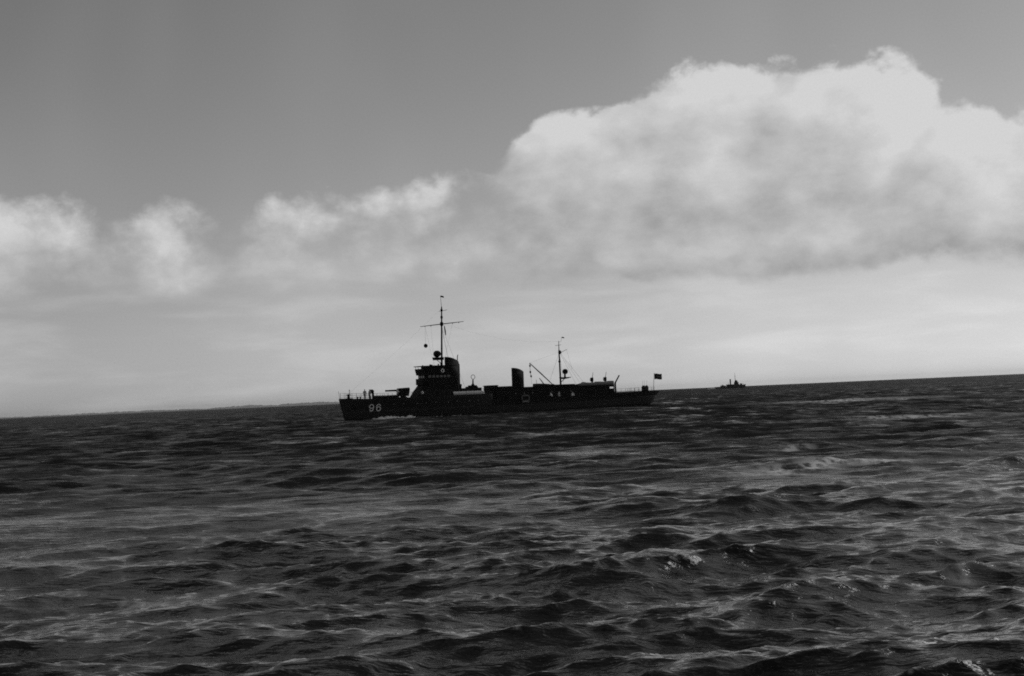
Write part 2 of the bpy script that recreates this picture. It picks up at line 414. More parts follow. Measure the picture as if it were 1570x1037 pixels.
    mx = N.new('ShaderNodeMixShader'); N.put(mx.inputs[0], fm)
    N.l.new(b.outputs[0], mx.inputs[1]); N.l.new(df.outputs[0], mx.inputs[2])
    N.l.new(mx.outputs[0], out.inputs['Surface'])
    return m
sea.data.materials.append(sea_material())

# ------------------------------------------------------------------ far coast on the left horizon
def build_coast():
    bm = NB()
    D0 = 24000
    rng = np.random.RandomState(3)
    azs = np.radians(np.linspace(-34, -5.2, 420))
    def prof(a):
        a = np.degrees(a)
        h = 18 + 14 * np.exp(-((a + 8.2) / 1.3) ** 2) * 2.2 + 26 * np.exp(-((a + 10.7) / .8) ** 2) + 12 * np.exp(-((a + 15) / 2.2) ** 2)
        h = h + 6 * np.sin(a * 7.1) * np.sin(a * 2.3 + 1)
        return h * sstep(-5.2, -7.0, a)
    H = prof(azs) + rng.uniform(-1, 1, len(azs)) * 6 * sstep(-5.2, -7.0, np.degrees(azs))
    H = np.maximum(H, 1.0)
    depth = [(-300, -2, 0), (-260, 3, 0), (200, 0, .55), (700, 0, 1.0), (1400, 0, .7)]
    grid = []
    for i, a in enumerate(azs):
        col = []
        for dd, z, kk in depth:
            r = D0 + dd
            col.append(bm.verts.new((r * math.sin(a), r * math.cos(a), z + kk * H[i])))
        grid.append(col)
    for c0, c1 in zip(grid, grid[1:]):
        for q in range(len(depth) - 1): bm.faces.new((c0[q], c1[q], c1[q + 1], c0[q + 1]))
    o = link('coast', bm, M_LAND, smooth=True)
    tag(o, 'low hazy coastline on the far horizon at left', kind='structure')
build_coast()

# ------------------------------------------------------------------ hull lofts
class Hull:
    def __init__(s, stem_top, L_top, L_wl, beam, z_stem, rake):
        s.st, s.Lt, s.Lw, s.bm_, s.zs, s.rake = stem_top, L_top, L_wl, beam / 2, z_stem, rake
    def s0(s, z): return s.st + s.rake * (1 - z / s.zs) + (0 if z >= 0 else .8 * min(1, -z) ** 1.5)
    def s1(s, z):
        f = max(0., min(1., z / 2.9)); return s.Lw + (s.Lt - s.Lw) * f ** .75 + (0 if z >= 0 else 2.5 * z)
    def hb(s, t, z):
        f = max(0., min(1., z / s.zs))
        e = min(t / (.46 - .10 * f), 1); fwd = 1 - (1 - e) ** (1.55 + .55 * f)
        a = max(0, (t - .70) / .30); aft = max(0., 1 - a ** (2.4 + 1.2 * f)) ** .5
        low = 1.0 if z >= 0 else max(.35, 1 - (-z / 2.4) ** 2)
        return s.bm_ * fwd * aft * (.96 + .04 * f) * low
    def pt(s, t, z, side, off=0.):
        x = s.s0(z) + t * (s.s1(z) - s.s0(z))
        return Vector((x, side * (s.hb(t, z) + off), z))
    def t_of(s, x, z): return (x - s.s0(z)) / (s.s1(z) - s.s0(z))
def loft(bm, H, ts, zlo, zhi, nz, mats=None, close_bot=False):
    cols = {}
    for side in (-1, 1):
        g = []
        for t in ts:
            x0 = H.s0(1.5) + t * (H.s1(1.5) - H.s0(1.5))
            a, b = zlo(x0), zhi(x0)
            g.append([bm.verts.new(H.pt(t, a + (b - a) * j / nz, side)) for j in range(nz + 1)])
        cols[side] = g
        for c0, c1 in zip(g, g[1:]):
            for j in range(nz):
                f = bm.faces.new((c0[j], c1[j], c1[j + 1], c0[j + 1])); f.smooth = True
                zc = (c0[j].co.z + c1[j + 1].co.z) / 2
                if mats: f.material_index = mats(zc)
    P, S = cols[-1], cols[1]
    for j in range(nz):                                   # stem and stern seams
        for e in (0, -1):
            try: f = bm.faces.new((P[e][j], P[e][j + 1], S[e][j + 1], S[e][j])); f.smooth = True; f.material_index = mats((P[e][j].co.z)) if mats else 0
            except ValueError: pass
    return P, S
def cap(bm, P, S, mi, row=-1):
    for (p0, p1, q0, q1) in zip(P, P[1:], S, S[1:]):
        try: bm.faces.new((p0[row], p1[row], q1[row], q0[row])).material_index = mi
        except ValueError: pass

# ================================================================== the minesweeper
BOW = (-30.56, 246.78, 0.0)
YAW = R(30)
ship = empty('minesweeper', BOW, YAW)      # local x runs aft from the bow, -y is the port side facing the camera
tag(ship, 'dark two-funnelled minesweeper with white 96 on its bow, steaming left', 'warship')
SM = ship.matrix_world = Matrix.Translation(BOW) @ Matrix.Rotation(YAW, 4, 'Z')
HL = Hull(0.0, 67.9, 65.2, 8.7, 3.86, 1.0)
FC = 28.0                                  # forecastle break
zmain = lambda x: 1.62 + .0000 * x + .35 * (x / 67) ** 2
zfc = lambda x: 3.55 + .31 * max(0, 1 - x / 8) ** 1.6 + .004 * max(0, x - 14)
zbul = lambda x: 2.62 + .28 * max(0, (x - 45) / 22) ** 2
nT = 70
TS = [(.5 - .5 * math.cos(math.pi * i / nT)) * .999 + .0005 for i in range(nT + 1)]
tfc = (FC - HL.s0(1.5)) / (HL.s1(1.5) - HL.s0(1.5))
TS = sorted(TS + [tfc])
bm = NB()
hm = lambda z: 1 if z < .35 else 0
P, S = loft(bm, HL, TS, lambda x: -2.2, zmain, 9, hm)
cap(bm, P, S, 2)
TF = [t for t in TS if t <= tfc + 1e-6]
P2, S2 = loft(bm, HL, TF, lambda x: zmain(x), zfc, 6, lambda z: 0)
cap(bm, P2, S2, 2)
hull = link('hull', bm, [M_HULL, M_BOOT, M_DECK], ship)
hull.data.name = 'hull'
# rubbing strake
for sd_ in (-1, 1):
    bm = NB()
    tube(bm, [HL.pt(t, zmain(HL.s0(1.5) + t * 64) - .06, sd_, .03) for t in np.linspace(.36, .985, 50)], .07, 6)
    link('rubbing_strake', bm, M_BULW, hull)
# forecastle deck edge strip
bm = NB()
for sd_ in (-1, 1): tube(bm, [HL.pt(t, zfc(HL.s0(3.6) + t * 67) + .03, sd_, .01) for t in np.linspace(.004, tfc * .985, 40)], .05, 6)
link('deck_edge', bm, M_HULL, hull)
# bulwark aft
bm = NB()
TA = [t for t in TS if t >= tfc - 1e-6]
for side in (-1, 1):
    prev = None
    for t in TA:
        x = HL.s0(1.5) + t * (HL.s1(1.5) - HL.s0(1.5))
        ring = [bm.verts.new(HL.pt(t, zmain(x) - .02, side, .012)), bm.verts.new(HL.pt(t, zbul(x), side, .012)), bm.verts.new(HL.pt(t, zbul(x), side, -.08)), bm.verts.new(HL.pt(t, zmain(x) - .02, side, -.08))]
        if prev:
            for q in range(4): bm.faces.new((prev[q], ring[q], ring[(q + 1) % 4], prev[(q + 1) % 4]))
        prev = ring
link('bulwark', bm, M_BULW, ship)

def on_hull(x, z, side=-1, off=.02):
    return HL.pt(HL.t_of(x, z), z, side, off)
# hull number 96, painted strokes laid on the plating
def stroke(bm, pts, wd):
    pts = [Vector(p) for p in pts]; rows = []
    for i, p in enumerate(pts):
        d = (pts[min(i + 1, len(pts) - 1)] - pts[max(i - 1, 0)]).normalized(); n = Vector((-d.y, d.x))
        w = wd[i] if isinstance(wd, list) else wd
        row = []
        for off in (.025, .0):
            for sg in (-1, 1):
                q = p + n * w * sg * .5
                row.append(bm.verts.new(on_hull(q.x, q.y, -1, off)))
        rows.append(row)
    for a, b in zip(rows, rows[1:]):
        bm.faces.new((a[0], a[1], b[1], b[0])); bm.faces.new((a[0], b[0], b[2], a[2])); bm.faces.new((a[1], a[3], b[3], b[1]))
def arc(cx, cz, rx, rz, a0, a1, n=22):
    return [(cx + rx * math.cos(R(a0 + (a1 - a0) * i / n)), cz + rz * math.sin(R(a0 + (a1 - a0) * i / n))) for i in range(n + 1)]
NH, NW = 1.14, .34
X9, X6, ZB = 5.6, 6.82, 1.5
bm = NB()
stroke(bm, arc(X9, ZB + NH * .70, NW, NH * .30, 0, 360, 26), .15)
stroke(bm, [(X9 + NW, ZB + NH * .72), (X9 + NW * 1.02, ZB + NH * .52)] + arc(X9 - .02, ZB + NH * .36, NW * 1.04, NH * .345, 18, -118, 16) + [(X9 - NW * .82, ZB + .20), (X9 - NW * .80, ZB + .32)], .15)
link('numeral_nine', bm, M_WHITE, hull)
bm = NB()
stroke(bm, arc(X6, ZB + NH * .30, NW, NH * .30, 0, 360, 26), .15)
stroke(bm, [(X6 - NW, ZB + NH * .28), (X6 - NW * 1.02, ZB + NH * .48)] + arc(X6 + .02, ZB + NH * .64, NW * 1.04, NH * .345, 198, 62, 16) + [(X6 + NW * .82, ZB + NH - .20), (X6 + NW * .80, ZB + NH - .32)], .15)
link('numeral_six', bm, M_WHITE, hull)
# portholes
bm = NB(); ringtube(bm, (0, 0, 0), .16, .035, 'y', 14, 6); lathe(bm, [(.15, -.01), (.15, .01)], (0, 0, 0), 14, 'y', 1)
ph0 = link('porthole', bm, [M_DARK, M_GLASS], hull)
first = True
for x in (9.5, 11.2, 13.6, 15.3, 17.0, 19.4, 21.1, 23.5, 25.2):
    p = on_hull(x, 2.55, -1, .01); q = on_hull(x + .3, 2.55, -1, .01)
    rz = math.atan2(q.y - p.y, q.x - p.x)
    o = ph0 if first else share(ph0, hull)
    first = False
    o.location = p; o.rotation_euler = (0, 0, rz)
# anchor at the port hawse
bm = NB(); p = on_hull(2.3, 2.9, -1, .08)
tube(bm, [p, p + Vector((.35, -.12, -.75))], .07, 6)
tube(bm, [p + Vector((-.1, -.12, -.62)), p + Vector((.35, -.16, -.78)), p + Vector((.72, -.2, -.42))], [.03, .09, .03], 6)
link('anchor', bm, M_DARK, hull)

# forecastle fittings -------------------------------------------------
def railing(name, path, h, n_wire=3, step=1, rad=.022, parent=ship, m=M_WIRE):
    bm = NB()
    for p in path[::step]: tube(bm, [p, Vector(p) + Vector((0, 0, h))], rad, 5)
    for k in range(1, n_wire + 1): tube(bm, [Vector(p) + Vector((0, 0, h * k / n_wire)) for p in path], rad * .55, 5)
    return link(name, bm, m, parent)
for sd_ in (-1, 1):
    railing('guard_rail', [HL.pt(t, zfc(HL.s0(3.6) + t * 67), sd_, -.12) for t in np.linspace(.006, .275, 22)], 1.0)
bm = NB(); tube(bm, [(.25, 0, 3.8), (.1, 0, 5.2)], .03, 6); link('jackstaff', bm, M_DARK, ship)
bm = NB()                                   # windlass with its upright
lathe(bm, [(.42, 3.6), (.42, 3.85), (.25, 3.95), (.22, 4.35), (.36, 4.45), (.36, 4.55), (.1, 4.6)], (1.95, 0, 0), 14)
tube(bm, [(2.1, 0, 4.5), (2.15, 0, 5.3)], [.07, .04], 6); ball(bm, (2.15, 0, 5.3), .1, 8)
box(bm, 1.5, 2.5, -.55, .55, 3.6, 3.9)
link('windlass', bm, M_DARK, ship)
bm = NB()
tube(bm, [(6.6, 0, 3.55), (6.6, 0, 4.6), (6.5, 0, 4.85), (6.3, 0, 4.95)], [.2, .2, .26, .34], 12)
lathe(bm, [(.34, 0), (.36, -.1), (.2, -.16)], (6.28, 0, 4.95), 14, 'x'); ball(bm, (6.45, 0, 4.93), .36, 12)
link('cowl_ventilator', bm, M_SUP, ship)
def bollard(x, y):
    bm = NB()
    for d in (-.25, .25): lathe(bm, [(.13, 3.5), (.13, 4.0), (.18, 4.03), (.18, 4.1), (.05, 4.12)], (x + d, y, 0), 10)
    box(bm, x - .5, x + .5, y - .2, y + .2, 3.5, 3.62)
    return link('bollard', bm, M_DARK, ship)
for x, y in ((3.6, -.7), (7.0, -1.5), (7.0, 1.5), (9.6, -2.1)): bollard(x, y)
bm = NB(); box(bm, 6.9, 7.7, -.45, .45, 3.5, 4.15, bev=.05); link('hatch', bm, M_SUP, ship)
bm = NB(); box(bm, 8.15, 9.0, -.5, .5, 3.5, 4.12, bev=.05); tube(bm, [(8.2, -.3, 4.12), (8.2, -.3, 4.2), (8.9, -.3, 4.2), (8.9, -.3, 4.12)], .025, 5); link('ammunition_locker', bm, M_SUP, ship)
bm = NB(); box(bm, 9.3, 11.2, -1.0, .9, 3.5, 3.98, bev=.05); side_extrude(bm, [(9.4, 3.98), (11.1, 3.98), (10.9, 4.14), (9.6, 4.14)], -.8, .7); link('skylight', bm, M_SUP, ship)

def deck_gun(name, x, y, z, shield=True, elev=0.0, L=4.1, parent=ship, m=M_SUP):
    g = empty(name, (x, y, z)); g.parent = parent
    bm = NB(); lathe(bm, [(.75, 0), (.75, .12), (.45, .3), (.38, .95), (.5, 1.05), (.5, 1.15)], (0, 0, 0), 16); link('pedestal', bm, m, g)
    zc = 1.38
    bm = NB(); d = Vector((-math.cos(elev), 0, math.sin(elev)))
    o0 = Vector((.9, 0, zc)) - d * 0
    tube(bm, [o0, o0 + d * .9, o0 + d * 1.0, o0 + d * 2.2, o0 + d * L, o0 + d * (L + .02), o0 + d * (L + .22)], [.24, .24, .22, .17, .14, .16, .16], 12)
    tube(bm, [Vector((.2, 0, zc - .2)), Vector((.2, 0, zc - .2)) + d * 1.5], .1, 8)
    box(bm, .55, 1.05, -.22, .22, zc - .22, zc + .22)
    link('barrel', bm, M_DARK, g)
    bm = NB(); box(bm, -.25, .6, -.42, -.3, .95, 1.6); box(bm, -.25, .6, .3, .42, .95, 1.6); link('cradle', bm, m, g)
    if shield:
        bm = NB()
        for sg in (-1, 1):
            side_extrude(bm, [(-.55, .35), (-.72, 1.0), (-.50, 1.72), (.85, 1.78), (.95, 1.5), (.7, .35)], sg * .9, sg * .93)
            side_extrude(bm, [(-.55, .35), (-.74, 1.0), (-.52, 1.72), (-.48, 1.72), (-.70, 1.0), (-.51, .35)], sg * .24, sg * .9)
        side_extrude(bm, [(-.52, 1.72), (.85, 1.78), (.85, 1.82), (-.52, 1.76)], -.93, .93)
        link('shield', bm, m, g)
    return g
deck_gun('gun', 12.45, 0, 3.56)

# bridge -------------------------------------------------------------
def chamf(x0, x1, w, c):
    return [(x0, -w + c), (x0 + c * .75, -w), (x1, -w), (x1, w), (x0 + c * .75, w), (x0, w - c)]
house = empty('bridge'); house.parent = ship
bm = NB()
prism(bm, chamf(14.35, 26.9, 2.75, 1.3), 3.5, 4.86, chamf(15.3, 26.9, 2.75, 1.3))
prism(bm, chamf(15.3, 22.3, 2.5, 1.2), 4.86, 5.75, chamf(16.05, 22.2, 2.5, 1.2))
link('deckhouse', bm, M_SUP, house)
bm = NB()
prism(bm, chamf(15.72, 21.3, 2.45, 1.1), 5.75, 6.85); prism(bm, chamf(16.2, 21.2, 2.3, 1.0), 6.85, 7.5)
wheelhouse = link('wheelhouse', bm, M_SUP, house)
bm = NB()
prism(bm, chamf(15.95, 21.1, 2.65, 1.1), 7.5, 8.62, chamf(15.72, 21.1, 2.75, 1.1))
link('upper_bridge', bm, M_SUP, house)
bm = NB()
prism(bm, chamf(17.0, 20.9, 2.55, .9), 8.62, 9.02); link('canvas_screen', bm, M_DARK, house)
bm = NB(); prism(bm, chamf(15.55, 21.0, 2.7, 1.0), 9.02, 9.12); link('bridge_roof', bm, M_SUP, house)
for y in (-1.6, -.6, .6, 1.6):
    bm = NB(); tube(bm, [(15.95, y, 8.6), (15.9, y, 9.04)], .045, 6); link('roof_post', bm, M_DARK, house)
# small fittings on the roof
for (x, y, r, h) in ((17.6, -.9, .13, .28), (18.6, .5, .18, .25), (19.0, -1.4, .12, .32), (19.9, -.8, .2, .5), (17.0, .9, .1, .22)):
    bm = NB(); lathe(bm, [(r, 9.1), (r, 9.1 + h * .7), (r * 1.35, 9.1 + h * .75), (r * .6, 9.1 + h)], (x, y, 0), 10); link('roof_fitting', bm, M_DARK, house)
# wheelhouse windows along the notch
bm = NB(); box(bm, -.26, .26, -.02, .02, -.2, .2); win0 = link('window', bm, M_GLASS, wheelhouse)
wins = [((16.75 + .75 * i, -2.315, 7.17), 0) for i in range(6)] + [((16.19, y, 7.17), R(90)) for y in (-.9, -.1, .7)]
for i, (lc, rz) in enumerate(wins):
    o = win0 if i == 0 else share(win0, wheelhouse)
    o.location = lc; o.rotation_euler = (0, 0, rz)
# bridge wing brackets and ladder
bm = NB()
for k in range(9): tube(bm, [(21.35, -2.5, 5.0 + .28 * k), (21.75, -2.5, 5.0 + .28 * k)], .018, 5)
tube(bm, [(21.35, -2.5, 4.86), (21.35, -2.5, 7.4)], .025, 5); tube(bm, [(21.75, -2.5, 4.86), (21.75, -2.5, 7.4)], .025, 5)
link('ladder', bm, M_DARK, house)
# casing between bridge and fore funnel
bm = NB(); box(bm, 20.9, 22.9, -1.3, 1.3, 4.86, 7.0, bev=.08); link('casing', bm, M_SUP, house)

# funnels ------------------------------------------------------------
def funnel(xc, a, b, z0, zf, za, pipe=True):
    f = empty('funnel'); f.parent = ship
    n = 28; bm = NB(); rings = []
    for lev in range(4):
        ring = []
        for k in range(n):
            t = 2 * math.pi * k / n; cx = math.cos(t)
            u = (cx + 1) / 2
            ztop = zf + (za - zf) * (u ** 1.6)
            z = z0 if lev == 0 else z0 + (ztop - z0) * (.5 if lev == 1 else 1.0 if lev == 2 else .9)
            k2 = 1.0 if lev < 3 else .86
            ring.append(bm.verts.new((xc + (z - z0) * .012 + a * cx * k2, b * math.sin(t) * k2, z)))
        rings.append(ring)
    for r0, r1 in zip(rings, rings[1:]):
        for k in range(n):
            q = bm.faces.new((r0[k], r0[(k + 1) % n], r1[(k + 1) % n], r1[k])); q.smooth = r1 is not rings[3]
    bm.faces.new(rings[3]); link('stack', bm, M_SUP, f)
    for zz, s in ((zf - (zf - za) - .55, 1.02), (z0 + .5, 1.03)):
        bm = NB(); lo = [(xc + a * s * math.cos(2 * math.pi * k / n), b * s * math.sin(2 * math.pi * k / n)) for k in range(n)]
        prism(bm, lo, zz, zz + .12); link('band', bm, M_DARK, f)
    if pipe:
        bm = NB(); tube(bm, [(xc + a + .02, -.25, z0 + .4), (xc + a + .06, -.25, za - .4), (xc + a - .28, -.25, za + .2), (xc + a - .22, -.25, za + 1.15), (xc + a - .1, -.25, za + 1.4)], .085, 8)
        link('steam_pipe', bm, M_DARK, f)
    return f
funnel(22.38, 1.38, .9, 4.8, 10.66, 9.58)
bm = NB(); lathe(bm, [(.2, 5.2), (.28, 5.3), (.28, 5.6), (.1, 5.66)], (23.95, -.1, 0), 12); box(bm, 23.4, 24.1, -.3, .3, 4.86, 5.22); link('ventilator', bm, M_SUP, ship)
funnel(36.12, 1.22, .8, 4.5, 8.28, 7.4, pipe=False)

# direction-finding loop on its mound --------------------------------
df_ = empty('direction_finder'); df_.parent = ship
bm = NB(); box(bm, 25.3, 27.4, -.5, .5, 4.8, 5.12, bev=.05); box(bm, 25.75, 27.25, -.4, .4, 5.12, 5.34, bev=.04); lathe(bm, [(.3, 5.3), (.3, 5.5), (.2, 5.55)], (26.6, 0, 0), 12); link('plinth', bm, M_SUP, df_)
bm = NB(); tube(bm, [(26.62, 0, 5.4), (26.66, 0, 6.36)], [.17, .12], 8); link('pillar', bm, M_SUP, df_)
bm = NB(); ringtube(bm, (26.7, 0, 6.84), .40, .05, 'y', 28, 8); link('loop_aerial', bm, M_DARK, df_)

# pale canvas dodger on the port rail
bm = NB()
xs = np.linspace(20.4, 26.6, 40)
prev = None
for i, x in enumerate(xs):
    t = HL.t_of(x, 3.6); w = .03 * math.sin(i * 1.9) + .02 * math.sin(i * .7)
    r_ = [bm.verts.new(HL.pt(t, 3.63, -1, -.03 + .4 * w)), bm.verts.new(HL.pt(t, 3.95, -1, -.05 + w)), bm.verts.new(HL.pt(t, 4.28 + .015 * math.sin(i * 1.1), -1, -.04))]
    if prev:
        for q in range(2): bm.faces.new((prev[q], r_[q], r_[q + 1], prev[q + 1])).smooth = True
    prev = r_
dod = link('canvas_dodger', bm, M_CANVAS, ship); md = dod.modifiers.new('thick', 'SOLIDIFY'); md.thickness = .02
dod['label'] = 'pale canvas screen laced to the port rail'
railing('guard_rail', [HL.pt(HL.t_of(x, 3.6), zfc(x), -1, -.12) for x in np.linspace(18.6, 27.8, 9)], 1.0)

# after deckhouse ----------------------------------------------------
ah = empty('after_deckhouse'); ah.parent = ship
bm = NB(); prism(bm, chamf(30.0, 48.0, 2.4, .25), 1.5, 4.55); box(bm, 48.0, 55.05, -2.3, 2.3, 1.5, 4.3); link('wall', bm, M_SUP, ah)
bm = NB(); prism(bm, chamf(29.85, 48.1, 2.55, .25), 4.55, 4.63); link('roof', bm, M_SUP, ah)
bm = NB(); box(bm, 29.35, 31.3, -1.0, 1.0, 4.6, 5.2, bev=.1); box(bm, 29.2, 31.4, -1.05, 1.05, 5.05, 5.15); link('raft_stowage', bm, M_SUP, ah)
bm = NB(); box(bm, 31.4, 35.2, -.9, .9, 4.6, 4.92, bev=.05); link('boiler_casing', bm, M_SUP, ah)
bm = NB(); side_extrude(bm, [(39.8, 4.6), (43.0, 4.6), (42.9, 4.95), (41.4, 5.12), (39.9, 5.18)], -.9, .9); link('engine_skylight', bm, M_SUP, ah)
bm = NB(); box(bm, 43.2, 47.9, -1.2, 1.2, 4.6, 4.86, bev=.04); link('workshop_top', bm, M_SUP, ah)
bm = NB(); box(bm, -.32, .32, -.03, .03, 0, 1.75); door0 = link('door', bm, M_DARK, ah)
for i, x in enumerate((32.5, 40.2, 50.5)):
    o = door0 if i == 0 else share(door0, ah)
    o.location = (x, -2.42 if x < 48 else -2.32, 1.75)
bm = NB(); ringtube(bm, (0, 0, 0), .17, .035, 'y', 14, 6); lathe(bm, [(.16, -.01), (.16, .01)], (0, 0, 0), 14, 'y', 1)
pa0 = link('porthole', bm, [M_DARK, M_GLASS], ah)
for i, x in enumerate((34.2, 36.0, 37.8, 42.0, 46.2)):
    o = pa0 if i == 0 else share(pa0, ah)
    o.location = (x, -2.41, 3.5)
# gun platform with grey canvas screen
gp = empty('gun_platform'); gp.parent = ship
bm = NB(); prism(bm, [(47.6, -2.45), (56.1, -2.45), (56.35, -1.6), (56.35, 1.6), (56.1, 2.45), (47.6, 2.45)], 4.3, 4.42); box(bm, 54.9, 56.0, -2.44, -2.36, 4.0, 4.3); link('platform_deck', bm, M_SUP, gp)
bm = NB()
ring = [(47.7, 2.4), (47.7, -2.4), (56.0, -2.4), (56.25, -1.6), (56.25, 1.6), (56.0, 2.4)]
pts = []
for a, b in zip(ring, ring[1:]):
    n = max(2, int(math.hypot(b[0] - a[0], b[1] - a[1]) / .25))
    for q in range(n): pts.append((a[0] + (b[0] - a[0]) * q / n, a[1] + (b[1] - a[1]) * q / n))
pts.append(ring[-1]); prev = None
for i, (x, y) in enumerate(pts):
    w = .03 * math.sin(i * 2.1) + .02 * math.sin(i * .8)
    top = 5.02 + .05 * math.sin(i * .35) + (.1 if x > 54.8 else 0) - .25 * max(0, (49.4 - x)) * .6
    r_ = [bm.verts.new((x, y, 4.40)), bm.verts.new((x + w * .3, y + w, 4.7)), bm.verts.new((x, y, top))]
    if prev:
        for q in range(2): bm.faces.new((prev[q], r_[q], r_[q + 1], prev[q + 1])).smooth = True
    prev = r_
cs = link('canvas_screen', bm, M_GREYCV, gp); cs.modifiers.new('thick', 'SOLIDIFY').thickness = .02
cs['label'] = 'grey canvas weather screen round the platform'
for (x, y) in ((56.0, -2.3), (56.0, 2.3)):
    bm = NB(); tube(bm, [(x, y, 1.8), (x, y, 4.32)], .09, 8); link('pillar', bm, M_SUP, gp)
bm = NB(); box(bm, 55.05, 56.05, -2.35, 2.35, 1.7, 3.68, bev=.04); link('locker', bm, M_SUP, gp)
def aa_gun(x, y):
    g = empty('anti_aircraft_gun', (x, y, 4.42)); g.parent = ship
    bm = NB(); lathe(bm, [(.42, 0), (.4, .1), (.2, .35), (.16, .9), (.24, 1.0)], (0, 0, 0), 12); link('pedestal', bm, M_SUP, g)
    bm = NB(); box(bm, -.28, .2, -.22, .22, .75, 1.5, bev=.05); link('breech', bm, M_DARK, g)
    bm = NB(); tube(bm, [(0, 0, 1.2), (.12, 0, 1.7), (.32, 0, 2.5)], [.09, .05, .035], 8); link('barrel', bm, M_DARK, g)
    bm = NB(); ringtube(bm, (-.35, 0, 1.1), .22, .03, 'x', 14, 6); tube(bm, [(-.35, -.25, 1.1), (0, -.15, .9)], .03, 5); link('shoulder_rest', bm, M_DARK, g)
aa_gun(52.6, 0); aa_gun(55.4, -.35)
for x, y in ((53.5, -.2), (54.25, .2), (50.6, 0)):
    bm = NB(); box(bm, x - .35, x + .35, y - .25, y + .25, 4.42, 5.12, bev=.06); link('ready_use_locker', bm, M_DARK, ship)
# paravane davit at the platform's port corner
bm = NB(); tube(bm, [(56.35, -2.3, 1.9), (56.35, -2.3, 4.7), (57.3, -2.3, 6.05), (57.36, -2.3, 6.12)], [.17, .17, .14, .12], 10); link('davit', bm, M_SUP, ship)

# stern --------------------------------------------------------------
for sd_ in (-1, 1):
    railing('guard_rail', [HL.pt(t, zbul(HL.s0(2.6) + t * 66.5), sd_, -.04) for t in np.linspace(.855, .962, 9)], .8, 2, 1, .03, m=M_RAFT)
rack = empty('depth_charge_rack'); rack.parent = ship
for k in range(6):
    bm = NB(); lathe(bm, [(.2, -.42), (.28, -.38), (.28, .38), (.2, .42)], (58.2 + .8 * k, -1.2, 2.35 + .02 * (k % 2)), 14, 'y'); link('depth_charge', bm, M_RAFT, rack)
for y in (-1.6, -.8): bm = NB(); tube(bm, [(57.8, y, 1.9), (62.6, y, 1.9)], .06, 6); link('rack_rail', bm, M_RAFT, rack)
for k in range(5): bm = NB(); tube(bm, [(58.0 + k * 1.1, -1.62, 1.7), (58.0 + k * 1.1, -1.62, 2.9)], .05, 6); link('rack_post', bm, M_RAFT, rack)
bm = NB(); lathe(bm, [(.55, 1.8), (.55, 2.0), (.3, 2.1), (.3, 2.6), (.5, 2.7), (.5, 2.8)], (60.6, .6, 0), 14); link('sweep_winch', bm, M_DARK, ship)
sf = empty('smoke_generator'); sf.parent = ship
for i, (x, y) in enumerate(((64.2, -.3), (64.75, .05), (64.85, -.5), (65.3, -.1))):
    bm = NB(); lathe(bm, [(.30, 1.9), (.30, 3.72), (.24, 3.8), (.12, 3.9), (.12, 4.0)], (x, y, 0), 12); link('cylinder', bm, M_DARK, sf)
for x, y in ((64.3, 0), (64.8, .1), (65.2, -.2)):
    bm = NB(); tube(bm, [(x, y, 3.8), (x + .08, y, 4.95)], .018, 5); link('marker_rod', bm, M_WIRE, sf)
bm = NB(); tube(bm, [(66.75, 0, 1.9), (67.25, 0, 6.3)], [.05, .035], 8); ball(bm, (67.25, 0, 6.33), .06, 8); staff = link('ensign_staff', bm, M_RAFT, ship)

# masts --------------------------------------------------------------
def wire(bm, a, b, r=.014, sag=0.):
    a, b = Vector(a), Vector(b)
    tube(bm, [a.lerp(b, q) - Vector((0, 0, sag * 4 * q * (1 - q))) for q in ((0, 1) if not sag else (0, .25, .5, .75, 1))], r, 4, cap=False)
fm_ = empty('foremast'); fm_.parent = ship
MX = lambda z: 20.40 + (z - 9.2) * .043
bm = NB(); tube(bm, [(MX(z), 0, z) for z in (4.9, 9.2, 13, 16.6, 19.75)], [.2, .19, .16, .145, .11], 10); link('lower_mast', bm, M_SUP, fm_)
bm = NB(); tube(bm, [(MX(19.6), 0, 19.6), (MX(21.85) - .25, 0, 21.8)], [.05, .025], 6); link('topmast', bm, M_DARK, fm_)
bm = NB(); dv = Vector((1.85, -5.0, .12)); c = Vector((MX(16.62), 0, 16.62))
tube(bm, [c - dv * 1.0, c - dv * .5, c, c + dv * .5, c + dv], [.045, .07, .085, .07, .045], 8); link('yard', bm, M_DARK, fm_)
for q in (-.78, -.5, .5, .78):
    bm = NB(); p = c + dv * q; lathe(bm, [(.05, -.22), (.07, -.1), (.05, 0)], p, 6); link('yard_block', bm, M_DARK, fm_)
bm = NB(); lathe(bm, [(.2, -.35), (.3, -.2), (.3, .25), (.18, .4)], c, 12); link('mast_collar', bm, M_DARK, fm_)
bm = NB(); lathe(bm, [(.15, 17.6), (.22, 17.7), (.22, 18.0), (.15, 18.1)], (MX(17.8), 0, 0), 10); link('signal_lamp', bm, M_DARK, fm_)
bm = NB(); lathe(bm, [(.15, 18.9), (.22, 19.0), (.2, 19.3), (.13, 19.4)], (MX(19), 0, 0), 10); link('signal_lamp', bm, M_DARK, fm_)
bm = NB(); tube(bm, [(MX(19) - .3, .5, 18.95), (MX(19), 0, 19.0), (MX(19) + .55, -1.1, 19.12)], .04, 6); link('crosstree', bm, M_DARK, fm_)
bm = NB(); prism(bm, [(18.95, -.55), (20.6, -.55), (20.6, .55), (18.95, .55)], 10.12, 10.62, [(18.8, -.6), (20.6, -.6), (20.6, .6), (18.8, .6)]); tube(bm, [(19.4, 0, 10.15), (20.3, 0, 9.5)], .06, 6)
link('searchlight_platform', bm, M_SUP, fm_)
slt = empty('searchlight'); slt.parent = ship
